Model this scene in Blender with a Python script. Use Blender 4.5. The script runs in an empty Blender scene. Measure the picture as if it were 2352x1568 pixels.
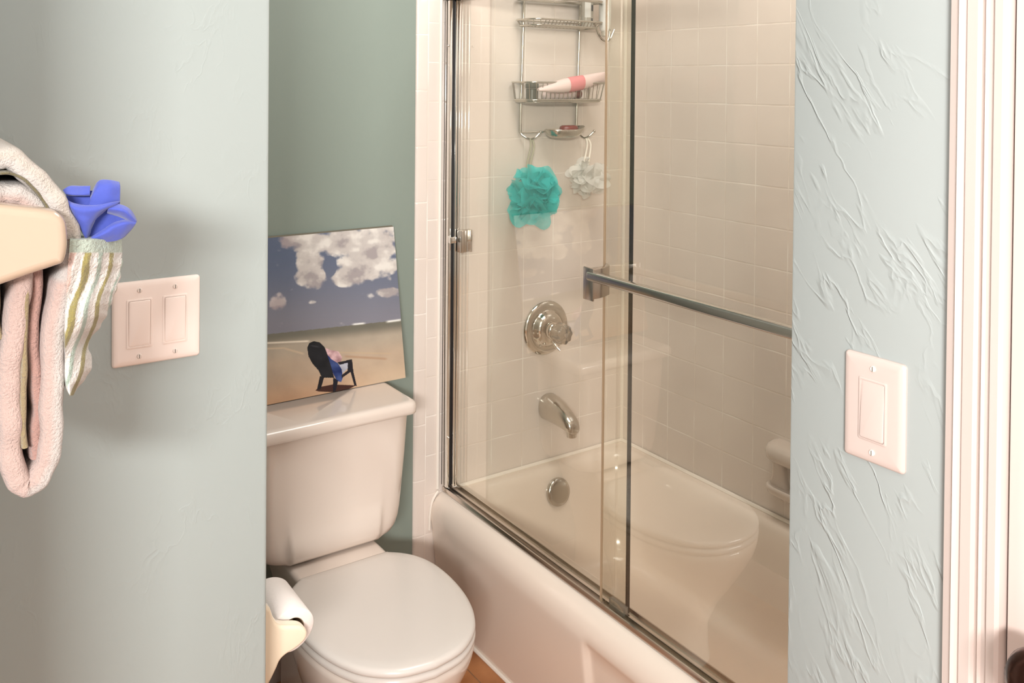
import bpy, bmesh, math, random
import numpy as np
from mathutils import Vector, Matrix, noise as mnoise

random.seed(7)
SC = bpy.context.scene
COL = SC.collection
PI = math.pi

# ------------------------------------------------------------------ camera model (2352x1568 frame)
F, YAW, PITCH, ROLL, PCX, PCY = 2069.77, .6008, -.0117, .0087, 1176.0, 219.29
CAM = np.array([-1.9402, -2.1878, 1.5018])
_w = np.array([math.sin(YAW)*math.cos(PITCH), math.cos(YAW)*math.cos(PITCH), math.sin(PITCH)])
_r0 = np.array([math.cos(YAW), -math.sin(YAW), 0.0])
_u0 = np.cross(_r0, _w)
_r = math.cos(ROLL)*_r0 + math.sin(ROLL)*_u0
_u = -math.sin(ROLL)*_r0 + math.cos(ROLL)*_u0

def at(u, v, x=None, y=None, z=None):
    """point of the photo's sight line through pixel (u, v) on a given world plane"""
    d = (u-PCX)/F*_r - (v-PCY)/F*_u + _w
    if x is not None: t = (x-CAM[0])/d[0]
    elif y is not None: t = (y-CAM[1])/d[1]
    else: t = (z-CAM[2])/d[2]
    return CAM + t*d

cd = bpy.data.cameras.new('camera')
cd.sensor_width = 36.0
cd.lens = F/2352*36
cd.shift_y = (PCY-784)/2352
cd.clip_start = .02
cam = bpy.data.objects.new('camera', cd)
COL.objects.link(cam)
m = Matrix(((_r[0], _u[0], -_w[0], CAM[0]), (_r[1], _u[1], -_w[1], CAM[1]), (_r[2], _u[2], -_w[2], CAM[2]), (0, 0, 0, 1)))
cam.matrix_world = m
SC.camera = cam
SC.view_settings.view_transform = 'Standard'
SC.view_settings.look = 'None'
SC.view_settings.exposure = 0.0
cy_ = SC.cycles
cy_.transparent_max_bounces = 20; cy_.max_bounces = 6; cy_.diffuse_bounces = 3; cy_.glossy_bounces = 3; cy_.transmission_bounces = 4
cy_.adaptive_threshold = .05; cy_.caustics_reflective = False; cy_.caustics_refractive = False

# ------------------------------------------------------------------ helpers: colours, materials
def lin(c):
    return tuple((v/255/12.92 if v/255 <= .04045 else ((v/255+.055)/1.055)**2.4) for v in c)

class N:
    """small node-building helper"""
    def __init__(s, mat):
        s.t = mat.node_tree; s.n = s.t.nodes; s.l = s.t.links
    def new(s, kind, **kw):
        nd = s.n.new(kind)
        for k, v in kw.items():
            if k.startswith('_'): setattr(nd, k[1:], v)
            else: nd.inputs[k.replace('_', ' ')].default_value = v
        return nd
    def link(s, a, b): s.l.new(a, b)
    def math(s, op, a, b=None, c=None, clamp=False):
        nd = s.n.new('ShaderNodeMath'); nd.operation = op; nd.use_clamp = clamp
        for i, q in enumerate((a, b, c)):
            if q is None: continue
            if hasattr(q, 'links'): s.link(q, nd.inputs[i])
            else: nd.inputs[i].default_value = q
        return nd.outputs[0]
    def ramp(s, fac, stops):
        nd = s.n.new('ShaderNodeValToRGB')
        e = nd.color_ramp.elements
        e[0].position, e[0].color = stops[0][0], (*stops[0][1], 1)
        e[1].position, e[1].color = stops[-1][0], (*stops[-1][1], 1)
        for p, c in stops[1:-1]:
            k = e.new(p); k.color = (*c, 1)
        s.link(fac, nd.inputs[0]); return nd.outputs[0]
    def mix(s, fac, a, b, mode='MIX'):
        nd = s.n.new('ShaderNodeMix'); nd.data_type = 'RGBA'; nd.blend_type = mode
        for sock, q in ((nd.inputs[0], fac), (nd.inputs[6], a), (nd.inputs[7], b)):
            if hasattr(q, 'links'): s.link(q, sock)
            elif isinstance(q, (int, float)): sock.default_value = q
            else: sock.default_value = (*q, 1)
        return nd.outputs[2]

def mat(name, col, rough=.5, metal=0.0, bump=None, spec=.5, var=0.0, coat=0.0, attr=None, sheen=0.0, sss=0.0, trans=0.0):
    """principled material with soft procedural colour variation and optional noise bump (scale, strength, distance)"""
    M = bpy.data.materials.new(name); M.use_nodes = True
    g = N(M); P = g.n['Principled BSDF']
    P.inputs['Roughness'].default_value = rough
    P.inputs['Metallic'].default_value = metal
    P.inputs['Specular IOR Level'].default_value = spec
    P.inputs['Coat Weight'].default_value = coat
    P.inputs['Sheen Weight'].default_value = sheen
    P.inputs['Transmission Weight'].default_value = trans
    geo = g.new('ShaderNodeNewGeometry')
    nz = g.new('ShaderNodeTexNoise', Scale=6.0, Detail=3.0); g.link(geo.outputs['Position'], nz.inputs['Vector'])
    c = col
    if attr:
        at_ = g.n.new('ShaderNodeAttribute'); at_.attribute_name = attr
        c = at_.outputs['Color']
    f = g.math('MULTIPLY_ADD', nz.outputs['Fac'], 2*var, 1-var)
    out = g.mix(1.0, c, g.mix(1.0, (1, 1, 1), f, 'MULTIPLY'), 'MULTIPLY')
    g.link(out, P.inputs['Base Color'])
    if bump:
        n2 = g.new('ShaderNodeTexNoise', Scale=bump[0], Detail=4.0, Roughness=.6); g.link(geo.outputs['Position'], n2.inputs['Vector'])
        b = g.new('ShaderNodeBump', Strength=bump[1], Distance=bump[2]); g.link(n2.outputs['Fac'], b.inputs['Height'])
        g.link(b.outputs['Normal'], P.inputs['Normal'])
    return M

# ------------------------------------------------------------------ helpers: objects
def origin(o):
    q = Vector((0, 0, 0))
    while o: q = q + Vector(o.location); o = o.parent
    return q

def tag(o, label=None, cat=None, group=None, kind=None):
    if label: o['label'] = label
    if cat: o['category'] = cat
    if group: o['group'] = group
    if kind: o['kind'] = kind
    return o

def empty(name, loc, label, cat, group=None):
    o = bpy.data.objects.new(name, None); o.empty_display_size = .05
    o.location = loc; COL.objects.link(o)
    return tag(o, label, cat, group)

def mk(name, bm, mats, parent=None, base=None, smooth=40, label=None, cat=None, group=None, kind=None, doubles=True, normals=True):
    if not isinstance(mats, (list, tuple)): mats = [mats]
    if doubles: bmesh.ops.remove_doubles(bm, verts=bm.verts, dist=1e-6)
    if normals: bmesh.ops.recalc_face_normals(bm, faces=bm.faces)
    if parent is not None: off = origin(parent)
    elif base is not None: off = Vector(base)
    else:
        xs = [v.co for v in bm.verts]
        off = Vector(((min(c.x for c in xs)+max(c.x for c in xs))/2, (min(c.y for c in xs)+max(c.y for c in xs))/2, min(c.z for c in xs)))
    bmesh.ops.translate(bm, verts=bm.verts, vec=-off)
    me = bpy.data.meshes.new(name); bm.to_mesh(me); bm.free()
    for M in mats: me.materials.append(M)
    if smooth:
        me.polygons.foreach_set('use_smooth', [True]*len(me.polygons))
        me.set_sharp_from_angle(angle=math.radians(smooth))
    o = bpy.data.objects.new(name, me); COL.objects.link(o)
    if parent is not None: o.parent = parent
    else: o.location = off
    return tag(o, label, cat, group, kind)

def box(bm, x0, x1, y0, y1, z0, z1, bev=0.0, seg=2, mi=0):
    r = bmesh.ops.create_cube(bm, size=1)
    vs = r['verts']
    for v in vs:
        v.co = Vector(((x0+x1)/2+v.co.x*(x1-x0), (y0+y1)/2+v.co.y*(y1-y0), (z0+z1)/2+v.co.z*(z1-z0)))
    fs = set(f for v in vs for f in v.link_faces)
    for f in fs: f.material_index = mi
    if bev:
        es = list(set(e for v in vs for e in v.link_edges))
        bmesh.ops.bevel(bm, geom=es, offset=bev, segments=seg, affect='EDGES', profile=.5)
    return bm

def bx(*a, **k): return box(bmesh.new(), *a, **k)

def loft(bm, rings, cap0=True, cap1=True, closed=True, mi=0):
    R = [[bm.verts.new(Vector(p)) for p in ring] for ring in rings]
    n = len(R[0])
    for a, b in zip(R[:-1], R[1:]):
        for i in range(n if closed else n-1):
            j = (i+1) % n
            f = bm.faces.new((a[i], a[j], b[j], b[i])); f.material_index = mi
    if cap0: f = bm.faces.new(list(reversed(R[0]))); f.material_index = mi
    if cap1: f = bm.faces.new(R[-1]); f.material_index = mi
    return R

def tube(bm, pts, r, n=10, caps=True, mi=0):
    pts = [Vector(p) for p in pts]
    rad = r if isinstance(r, (list, tuple)) else [r]*len(pts)
    rings = []; nrm = None
    for i, p in enumerate(pts):
        t = (pts[min(i+1, len(pts)-1)]-pts[max(i-1, 0)]).normalized()
        if nrm is None:
            nrm = t.orthogonal().normalized()
        else:
            nrm = (nrm - t*nrm.dot(t)).normalized()
        b = t.cross(nrm)
        rings.append([p + (nrm*math.cos(2*PI*k/n) + b*math.sin(2*PI*k/n))*rad[i] for k in range(n)])
    loft(bm, rings, caps, caps, mi=mi)
    return bm

def spline(pts, per=8, closed=False):
    pts = [Vector(p) for p in pts]; out = []
    n = len(pts); last = n if closed else n-1
    for i in range(last):
        P = [pts[(i+k) % n] if closed else pts[min(max(i+k, 0), n-1)] for k in (-1, 0, 1, 2)]
        for k in range(per):
            t = k/per
            out.append(.5*((2*P[1]) + (P[2]-P[0])*t + (2*P[0]-5*P[1]+4*P[2]-P[3])*t*t + (3*P[1]-P[0]-3*P[2]+P[3])*t**3))
    if not closed: out.append(pts[-1])
    return out

def lathe(bm, prof, origin_, axis='z', n=48, mi=0, cap=True):
    """prof: list of (radius, height) along the axis"""
    rings = []
    for (r, h) in prof:
        ring = []
        for k in range(n):
            a = 2*PI*k/n; c, s = r*math.cos(a), r*math.sin(a)
            p = {'z': (c, s, h), 'y': (c, h, s), 'x': (h, c, s)}[axis]
            ring.append(Vector(origin_)+Vector(p))
        rings.append(ring)
    loft(bm, rings, cap, cap, mi=mi)
    return bm

def prism(bm, poly, axis, a, b, bev=0.0, seg=3, mi=0):
    """extrude a 2D polygon along an axis; poly in the other two coordinates (in x,y,z order)"""
    def P(q, h): return {'x': (h, q[0], q[1]), 'y': (q[0], h, q[1]), 'z': (q[0], q[1], h)}[axis]
    A = [bm.verts.new(P(q, a)) for q in poly]; B = [bm.verts.new(P(q, b)) for q in poly]
    n = len(poly)
    fa = bm.faces.new(A); fb = bm.faces.new(list(reversed(B)))
    sides = [bm.faces.new((A[i], B[i], B[(i+1) % n], A[(i+1) % n])) for i in range(n)]
    for f in [fa, fb]+sides: f.material_index = mi
    if bev:
        es = list(set(list(fa.edges)+list(fb.edges)))
        bmesh.ops.recalc_face_normals(bm, faces=[fa, fb]+sides)
        bmesh.ops.bevel(bm, geom=es, offset=bev, segments=seg, affect='EDGES', profile=.5)
    return bm

def soft_prism(poly, y0, y1, r, n=6):
    """extrude an xz outline along y with a rounded front edge (the first and last points stay put)"""
    b = bmesh.new(); m_ = len(poly); A = sum(poly[i][0]*poly[(i+1) % m_][1]-poly[(i+1) % m_][0]*poly[i][1] for i in range(m_))
    sg = 1 if A > 0 else -1
    nr = []
    for i in range(m_):
        p, q = poly[i-1], poly[(i+1) % m_]
        t = Vector((q[0]-p[0], q[1]-p[1])).normalized(); nr.append((-t.y*sg, t.x*sg))
    lim = []                                   # keep the inset below the local radius of the outline
    for i in range(m_):
        p, o_, q = Vector(poly[i-3]), Vector(poly[i]), Vector(poly[(i+3) % m_])
        a_, b_, c_ = (o_-p).length, (q-o_).length, (q-p).length
        ar = abs((o_-p).x*(q-p).y-(o_-p).y*(q-p).x)/2
        lim.append(min(1.0, .62*a_*b_*c_/(4*ar+1e-12)/r))
    for _ in range(3): lim = [min(lim[i], (lim[i-1]+lim[i]+lim[(i+1) % m_])/3) for i in range(m_)]
    rings = []
    for end in (0, 1):
        for k in (range(n+1) if end == 0 else range(n, -1, -1)):
            a = PI/2*k/n; ins_ = r*(1-math.sin(a)); h = r*(1-math.cos(a))
            y = y0+h if end == 0 else y1-h
            rings.append([(p[0]+nr[i][0]*ins_*lim[i], y, p[1]+nr[i][1]*ins_*lim[i]) for i, p in enumerate(poly)])
    loft(b, rings); return b

def rrect(x0, x1, y0, y1, rs, n=12, side=1):
    """rounded rectangle ring, CCW from the (x1,y0) side; rs = radii for corners (x1y0, x1y1, x0y1, x0y0)"""
    if not isinstance(rs, (tuple, list)): rs = (rs,)*4
    cs = [((x1-rs[0], y0+rs[0]), rs[0], -PI/2), ((x1-rs[1], y1-rs[1]), rs[1], 0), ((x0+rs[2], y1-rs[2]), rs[2], PI/2), ((x0+rs[3], y0+rs[3]), rs[3], PI)]
    pts = []
    arcs = [[(c[0]+r*math.cos(a0+PI/2*k/n), c[1]+r*math.sin(a0+PI/2*k/n)) for k in range(n+1)] for c, r, a0 in cs]
    for i in range(4):
        pts += arcs[i]
        p, q = arcs[i][-1], arcs[(i+1) % 4][0]
        for k in range(1, side): pts.append((p[0]+(q[0]-p[0])*k/side, p[1]+(q[1]-p[1])*k/side))
    return pts

def smooth01(t):
    t = min(max(t, 0), 1); return t*t*(3-2*t)

# ------------------------------------------------------------------ materials
TILE, Z0, X0, Y0 = .1095, 1.7818-.02+.02, .1751, .0997

def tile_material():
    M = bpy.data.materials.new('glazed_tile'); M.use_nodes = True
    g = N(M); P = g.n['Principled BSDF']
    geo = g.new('ShaderNodeNewGeometry')
    sp = g.new('ShaderNodeSeparateXYZ'); g.link(geo.outputs['Position'], sp.inputs[0])
    sn = g.new('ShaderNodeSeparateXYZ'); g.link(geo.outputs['True Normal'], sn.inputs[0])
    facing_x = g.math('GREATER_THAN', g.math('ABSOLUTE', sn.outputs[0]), .5)      # 1 on walls that face along x
    ux = g.math('ADD', sp.outputs[0], X0); uy = g.math('ADD', sp.outputs[1], Y0)
    def dist(c, pitch):                                                            # distance to the nearest joint
        q = g.math('DIVIDE', c, pitch)
        return g.math('MULTIPLY', g.math('ABSOLUTE', g.math('SUBTRACT', q, g.math('ROUND', q))), pitch)
    dx = dist(ux, TILE); dy = dist(uy, TILE)
    dz = dist(g.math('SUBTRACT', sp.outputs[2], Z0), TILE)
    # bullnose column at the outer edge: longer tiles, own spacing
    bull = g.math('LESS_THAN', sp.outputs[0], -.7226)
    dzb = dist(g.math('SUBTRACT', sp.outputs[2], 1.175), .1545)
    dz2 = g.math('ADD', g.math('MULTIPLY', dz, g.math('SUBTRACT', 1.0, bull)), g.math('MULTIPLY', dzb, bull))
    dh = g.math('ADD', g.math('MULTIPLY', dy, facing_x), g.math('MULTIPLY', dx, g.math('SUBTRACT', 1.0, facing_x)))
    d = g.math('MINIMUM', dh, dz2)
    mr = g.new('ShaderNodeMapRange'); mr.inputs['From Min'].default_value = .0006; mr.inputs['From Max'].default_value = .0018
    g.link(d, mr.inputs[0]); tilef = mr.outputs[0]
    nz = g.new('ShaderNodeTexNoise', Scale=3.0, Detail=2.0); g.link(geo.outputs['Position'], nz.inputs['Vector'])
    tc = g.ramp(nz.outputs['Fac'], [(.3, lin((231, 217, 206))), (.7, lin((239, 226, 215)))])
    gz = g.new('ShaderNodeTexNoise', Scale=9.0, Detail=2.0); g.link(geo.outputs['Position'], gz.inputs['Vector'])
    gc = g.ramp(gz.outputs['Fac'], [(.42, lin((236, 221, 207))), (.62, lin((254, 246, 236)))])
    g.link(g.mix(tilef, gc, tc), P.inputs['Base Color'])
    g.link(g.math('MULTIPLY_ADD', tilef, -.5, .65), P.inputs['Roughness'])
    mb = g.new('ShaderNodeMapRange'); mb.inputs['From Min'].default_value = .0004; mb.inputs['From Max'].default_value = .0035
    mb.interpolation_type = 'SMOOTHSTEP'; g.link(d, mb.inputs[0])
    b = g.new('ShaderNodeBump', Strength=.35, Distance=.0012); g.link(mb.outputs[0], b.inputs['Height'])
    g.link(b.outputs['Normal'], P.inputs['Normal'])
    return M

def paint_material(name, col, streak, fine, rough=.45):
    """painted plaster with raised trowel streaks"""
    M = bpy.data.materials.new(name); M.use_nodes = True
    g = N(M); P = g.n['Principled BSDF']; P.inputs['Roughness'].default_value = rough
    geo = g.new('ShaderNodeNewGeometry')
    mp = g.new('ShaderNodeMapping'); mp.vector_type = 'TEXTURE'; mp.inputs['Rotation'].default_value = (-.55, 0, 0); mp.inputs['Scale'].default_value = (1.0, 1.0, 2.8)
    g.link(geo.outputs['Position'], mp.inputs['Vector'])
    w = g.new('ShaderNodeTexNoise', Scale=9.0, Detail=3.0); g.link(mp.outputs[0], w.inputs['Vector'])
    vo = g.new('ShaderNodeVectorMath'); vo.operation = 'MULTIPLY_ADD'
    g.link(w.outputs['Color'], vo.inputs[0]); vo.inputs[1].default_value = (.12, .12, .12); g.link(mp.outputs[0], vo.inputs[2])
    n1 = g.new('ShaderNodeTexNoise', Scale=20.0, Detail=3.5, Roughness=.55); g.link(vo.outputs[0], n1.inputs['Vector'])
    ridge = g.math('SUBTRACT', 1.0, g.math('MULTIPLY', g.math('ABSOLUTE', g.math('SUBTRACT', n1.outputs['Fac'], .5)), 22.0), clamp=True)
    n2 = g.new('ShaderNodeTexNoise', Scale=11.0, Detail=3.0); g.link(geo.outputs['Position'], n2.inputs['Vector'])
    mr = g.new('ShaderNodeMapRange'); mr.inputs['From Min'].default_value = .44; mr.inputs['From Max'].default_value = .60; g.link(n2.outputs['Fac'], mr.inputs[0])
    h1 = g.math('MULTIPLY', g.math('POWER', ridge, 1.5), mr.outputs[0])
    n3 = g.new('ShaderNodeTexNoise', Scale=55.0, Detail=4.0); g.link(geo.outputs['Position'], n3.inputs['Vector'])
    h = g.math('MULTIPLY_ADD', n3.outputs['Fac'], fine, g.math('MULTIPLY', h1, streak))
    b = g.new('ShaderNodeBump', Strength=1.0, Distance=.0016); g.link(h, b.inputs['Height']); g.link(b.outputs['Normal'], P.inputs['Normal'])
    n4 = g.new('ShaderNodeTexNoise', Scale=1.6, Detail=2.0); g.link(geo.outputs['Position'], n4.inputs['Vector'])
    c2 = tuple(v*.94 for v in col)
    g.link(g.ramp(n4.outputs['Fac'], [(.3, c2), (.7, col)]), P.inputs['Base Color'])
    return M

def glass_material():
    M = bpy.data.materials.new('clear_glass'); M.use_nodes = True
    g = N(M); g.n.remove(g.n['Principled BSDF'])
    tr = g.new('ShaderNodeBsdfTransparent', Color=(.968, .964, .935, 1))
    gl = g.new('ShaderNodeBsdfGlossy', Color=(1, 1, 1, 1), Roughness=.02)
    fr = g.new('ShaderNodeFresnel', IOR=1.5)
    geo = g.new('ShaderNodeNewGeometry'); nz = g.new('ShaderNodeTexNoise', Scale=2.5, Detail=2.0); g.link(geo.outputs['Position'], nz.inputs['Vector'])
    fac = g.math('MULTIPLY', fr.outputs[0], g.math('MULTIPLY_ADD', nz.outputs['Fac'], .1, .14))
    mx = g.new('ShaderNodeMixShader'); g.link(fac, mx.inputs[0]); g.link(tr.outputs[0], mx.inputs[1]); g.link(gl.outputs[0], mx.inputs[2])
    g.link(mx.outputs[0], g.n['Material Output'].inputs['Surface'])
    return M

def net_material(name, col, dens):
    """fine bath-puff netting: diffuse and translucent, partly see-through"""
    M = bpy.data.materials.new(name); M.use_nodes = True
    g = N(M); g.n.remove(g.n['Principled BSDF'])
    geo = g.new('ShaderNodeNewGeometry')
    nz = g.new('ShaderNodeTexNoise', Scale=30.0, Detail=3.0); g.link(geo.outputs['Position'], nz.inputs['Vector'])
    c = g.ramp(nz.outputs['Fac'], [(.3, tuple(v*.86 for v in col)), (.7, col)])
    df = g.new('ShaderNodeBsdfDiffuse'); tl = g.new('ShaderNodeBsdfTranslucent'); tr = g.new('ShaderNodeBsdfTransparent')
    g.link(c, df.inputs[0]); g.link(c, tl.inputs[0])
    m1 = g.new('ShaderNodeMixShader', Fac=.32); g.link(df.outputs[0], m1.inputs[1]); g.link(tl.outputs[0], m1.inputs[2])
    m2 = g.new('ShaderNodeMixShader'); m2.inputs[0].default_value = dens
    g.link(tr.outputs[0], m2.inputs[1]); g.link(m1.outputs[0], m2.inputs[2])
    g.link(m2.outputs[0], g.n['Material Output'].inputs['Surface'])
    return M

def floor_material():
    M = bpy.data.materials.new('brown_floor_tile'); M.use_nodes = True
    g = N(M); P = g.n['Principled BSDF']; P.inputs['Roughness'].default_value = .35
    geo = g.new('ShaderNodeNewGeometry')
    n1 = g.new('ShaderNodeTexNoise', Scale=9.0, Detail=5.0); g.link(geo.outputs['Position'], n1.inputs['Vector'])
    c = g.ramp(n1.outputs['Fac'], [(.3, lin((150, 92, 52))), (.7, lin((196, 134, 86)))])
    br = g.new('ShaderNodeTexBrick'); br.offset = 0.0; br.inputs['Scale'].default_value = 3.2; br.inputs['Mortar Size'].default_value = .006
    br.inputs['Brick Width'].default_value = 1.0; br.inputs['Row Height'].default_value = 1.0
    mp = g.new('ShaderNodeMapping'); mp.inputs['Location'].default_value = (.1, .13, 0); g.link(geo.outputs['Position'], mp.inputs['Vector']); g.link(mp.outputs[0], br.inputs['Vector'])
    g.link(g.mix(br.outputs['Fac'], c, lin((140, 100, 70))), P.inputs['Base Color'])
    b = g.new('ShaderNodeBump', Strength=.3, Distance=.002, ); b.invert = True
    g.link(br.outputs['Fac'], b.inputs['Height']); g.link(b.outputs['Normal'], P.inputs['Normal'])
    return M

TILEM = tile_material()
PAINT_R = paint_material('pale_aqua_trowelled_paint', lin((169, 175, 173)), .5, .02)
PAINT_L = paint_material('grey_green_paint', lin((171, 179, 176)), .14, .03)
PAINT_A = paint_material('grey_green_paint_alcove_shade', lin((142, 153, 143)), .05, .05)  # grey-green darkened, the alcove's shade is put into the colour
PAINT_C = paint_material('white_ceiling_paint', lin((238, 234, 228)), .1, .1)
TRIMM = mat('warm_white_trim_paint', lin((212, 196, 188)), .3, bump=(30, .06, .001), var=.02)
FLOORM = floor_material()
CERAM = mat('beige_glazed_ceramic', lin((226, 211, 199)), .12, var=.02, coat=.3)
TUBM = mat('beige_enamel', lin((242, 226, 211)), .13, var=.015, coat=.2)
SEATM = mat('beige_seat_plastic', lin((222, 213, 205)), .2, var=.015)
BONE = mat('bone_glazed_ceramic', lin((250, 232, 206)), .18, var=.02, coat=.3)
CHROME = mat('chrome', (.83, .81, .78), .06, 1.0, var=.02)
DCHROME = mat('aged_chrome', (.62, .59, .54), .16, 1.0, bump=(220, .06, .001), var=.08)
WIREM = mat('caddy_chrome_wire', (.56, .52, .46), .18, 1.0, var=.1)
VALVEM = mat('warm_chrome', (.60, .56, .50), .10, 1.0, var=.03)
BRKM = mat('satin_bracket_metal', (.60, .54, .49), .24, 1.0, var=.05)
TRACKM = mat('satin_track_metal', (.72, .66, .60), .22, 1.0, bump=(200, .05, .001), var=.05)
NICKEL = mat('brushed_bright_metal', (.66, .61, .55), .25, 1.0, var=.05)
BLACKR = mat('black_rubber', (.012, .010, .010), .5, var=.2)
GLASS = glass_material()
GEDGE = mat('glass_edge', (.016, .016, .012), .2, var=.1)
GEDGE2 = mat('pale_glass_edge', lin((176, 150, 122)), .2, var=.1)
CAULK = mat('white_caulk', lin((250, 240, 228)), .5, bump=(60, .15, .001), var=.02)
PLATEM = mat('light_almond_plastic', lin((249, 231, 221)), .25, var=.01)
PLATEM2 = mat('almond_plastic_dimmed', lin((208, 190, 182)), .25, var=.01)  # almond plate colour darkened to offset the strong key light on it
BONE2 = mat('bone_ceramic_dimmed', lin((176, 155, 135)), .22, var=.02, coat=.2)  # bone glaze darkened to offset the near key light on the towel bar
SCREWM = mat('painted_screw', lin((238, 222, 212)), .35, var=.05)
PAPER = mat('white_tissue_paper', lin((244, 234, 228)), .9, bump=(160, .35, .002), var=.03)
CARD = mat('grey_cardboard', lin((176, 160, 140)), .9, var=.05)
ACRYL = mat('clear_acrylic', lin((232, 220, 204)), .08, trans=.75, var=.02)
BRONZE = mat('oil_rubbed_bronze', (.075, .032, .022), .22, .85, bump=(50, .1, .001), var=.2)
TEAL = net_material('teal_netting', lin((84, 226, 222)), .72)
WHITEN = net_material('white_netting', lin((255, 252, 246)), .74)
CORDT = mat('grey_green_cord', lin((176, 170, 148)), .8, bump=(300, .3, .001), var=.05)
CORDW = mat('white_cord', lin((250, 240, 226)), .8, bump=(300, .3, .001), var=.03)
PINK = mat('pale_pink_plastic', lin((248, 224, 218)), .35, var=.03)
ROSE = mat('rose_pink_print', lin((236, 150, 152)), .35, var=.12)
DARKJ = mat('dark_grey_plastic', lin((88, 80, 66)), .3, var=.1)
REDSOAP = mat('dark_red_soap', lin((128, 52, 44)), .35, var=.15)
WHITEP = mat('white_bottle_plastic', lin((252, 250, 244)), .25, var=.02)
CLEARP = mat('frosted_clear_plastic', lin((235, 228, 214)), .2, trans=.5, var=.02)
LABELM = mat('dark_bottle_print', lin((74, 66, 70)), .4, var=.1)
TOWELM = mat('terry_cloth', (1, 1, 1), .95, bump=(420, .9, .004), sheen=.3, var=.06, attr='Col')
WASHM = mat('striped_terry_cloth', (1, 1, 1), .95, bump=(300, 1.0, .004), sheen=.3, var=.05, attr='Col')
BLUEM = mat('periwinkle_cotton', lin((68, 82, 170)), .85, bump=(140, .35, .002), sheen=.3, var=.1)
CANVASM = mat('printed_canvas', (.9, .9, .9), .55, bump=(900, .25, .0006), attr='Col', spec=.3)
CANVEDGE = mat('canvas_edge', lin((120, 112, 96)), .8, var=.1)

# ------------------------------------------------------------------ room shell
RIM = .36
ZC = 2.44
def wall(name, x0, x1, y0, y1, z0, z1, M):
    return mk(name, bx(x0, x1, y0, y1, z0, z1), M, kind='structure', smooth=0)
wall('floor', -3.0, .12, -3.4, .12, -.08, 0, FLOORM)
wall('ceiling', -3.0, .12, -3.4, .12, ZC, ZC+.06, PAINT_C)
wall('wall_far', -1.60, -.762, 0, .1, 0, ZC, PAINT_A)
# tiled head wall with rounded bullnose outer edge
b = bmesh.new()
prof = [(.0, .10), (.0, -.0), (-.745, 0), (-.752, .0012), (-.757, .004), (-.7595, .008), (-.7605, .013), (-.7605, .10)]
prism(b, [(x, y) for x, y in prof], 'z', 0, ZC)
mk('wall_tub_head', b, TILEM, kind='structure', smooth=50)
wall('wall_tub_side', 0, .1, -1.51, 0.1, 0, ZC, TILEM)
wall('wall_tub_foot', -.705, 0.1, -1.56, -1.51, 0, ZC, TILEM)
b = bx(-1.08, -.705, -1.70, -1.51, 0, ZC, bev=.004)
mk('wall_right', b, PAINT_R, kind='structure', smooth=40)
wall('wall_right_rear', -1.08, -.98, -3.3, -2.64, 0, ZC, PAINT_R)
wall('wall_right_header', -1.08, -.98, -2.64, -1.70, 2.08, ZC, PAINT_R)
b = bx(-3.0, -1.487, -.9, .1, 0, ZC, bev=.006, seg=3)
mk('wall_left', b, PAINT_L, kind='structure', smooth=40)
wall('wall_side', -2.05, -1.945, -1.43, -.9, 0, ZC, PAINT_L)
#wall('wall_rear', -3.0, -.98, -3.4, -3.3, 0, ZC, PAINT_L)
#wall('wall_vanity', -3.0, -2.9, -3.3, -.9, 0, ZC, PAINT_L)
b = bmesh.new(); prism(b, [(0, 0), (-.014, 0), (-.014, .075), (-.009, .086), (-.004, .092), (0, .092)], 'x', -1.487, -.762)
mk('baseboard_far', b, TRIMM, kind='structure')
b = bmesh.new(); prism(b, [(-1.487, 0), (-1.473, 0), (-1.473, .075), (-1.478, .086), (-1.483, .092), (-1.487, .092)], 'y', -.9, 0)
mk('baseboard_alcove', b, TRIMM, kind='structure')
# caulk beads in the tiled corner and along the jamb
b = tube(bmesh.new(), [(-.003, -.003, RIM), (-.003, -.003, ZC)], .006, 8)
mk('trim_1', b, CAULK, kind='structure')
b = tube(bmesh.new(), [(-.684, -.002, RIM+.01), (-.684, -.002, 1.745)], .0052, 8)
mk('trim_2', b, CAULK, kind='structure')
# door casing, jamb and door on the right wall
X = -1.08
pr = [(-1.7015, 0), (-1.703, .0085), (-1.711, .0105), (-1.7135, .0135), (-1.716, .0105), (-1.7195, .0095), (-1.7215, .0125), (-1.732, .0135), (-1.7345, .0095),
      (-1.738, .0105), (-1.7405, .0145), (-1.743, .0125), (-1.7475, .0125), (-1.7495, .016), (-1.757, .0165), (-1.7595, .0125), (-1.7605, 0)]
b = bmesh.new(); prism(b, [(X-dx, y) for y, dx in pr], 'z', 0, 2.14)
mk('trim_3', b, TRIMM, kind='structure', smooth=25)
b = bmesh.new(); box(b, X-.0045, X+.1, -1.786, -1.7625, 0, 2.08, bev=.002); box(b, X+.008, X+.1, -1.7625, -1.70, 0, 2.08)
mk('trim_4', b, TRIMM, kind='structure')
door = mk('door_1', bx(X-.002, X+.036, -2.62, -1.79, .006, 2.075, bev=.002), TRIMM, kind='structure')
kn = at(2400, 1582, x=-1.14)
b = bmesh.new()
lathe(b, [(.0, .004), (.031, .004), (.033, 0), (.033, -.004), (.029, -.009), (.014, -.012), (.012, -.03), (.013, -.036), (.024, -.041), (.0305, -.05), (.032, -.058), (.030, -.066), (.022, -.073), (.010, -.0765), (0, -.077)],
      (X-.002, kn[1], kn[2]), 'x', 40, cap=False)
mk('door_knob', b, BRONZE, parent=door, smooth=60)

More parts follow.
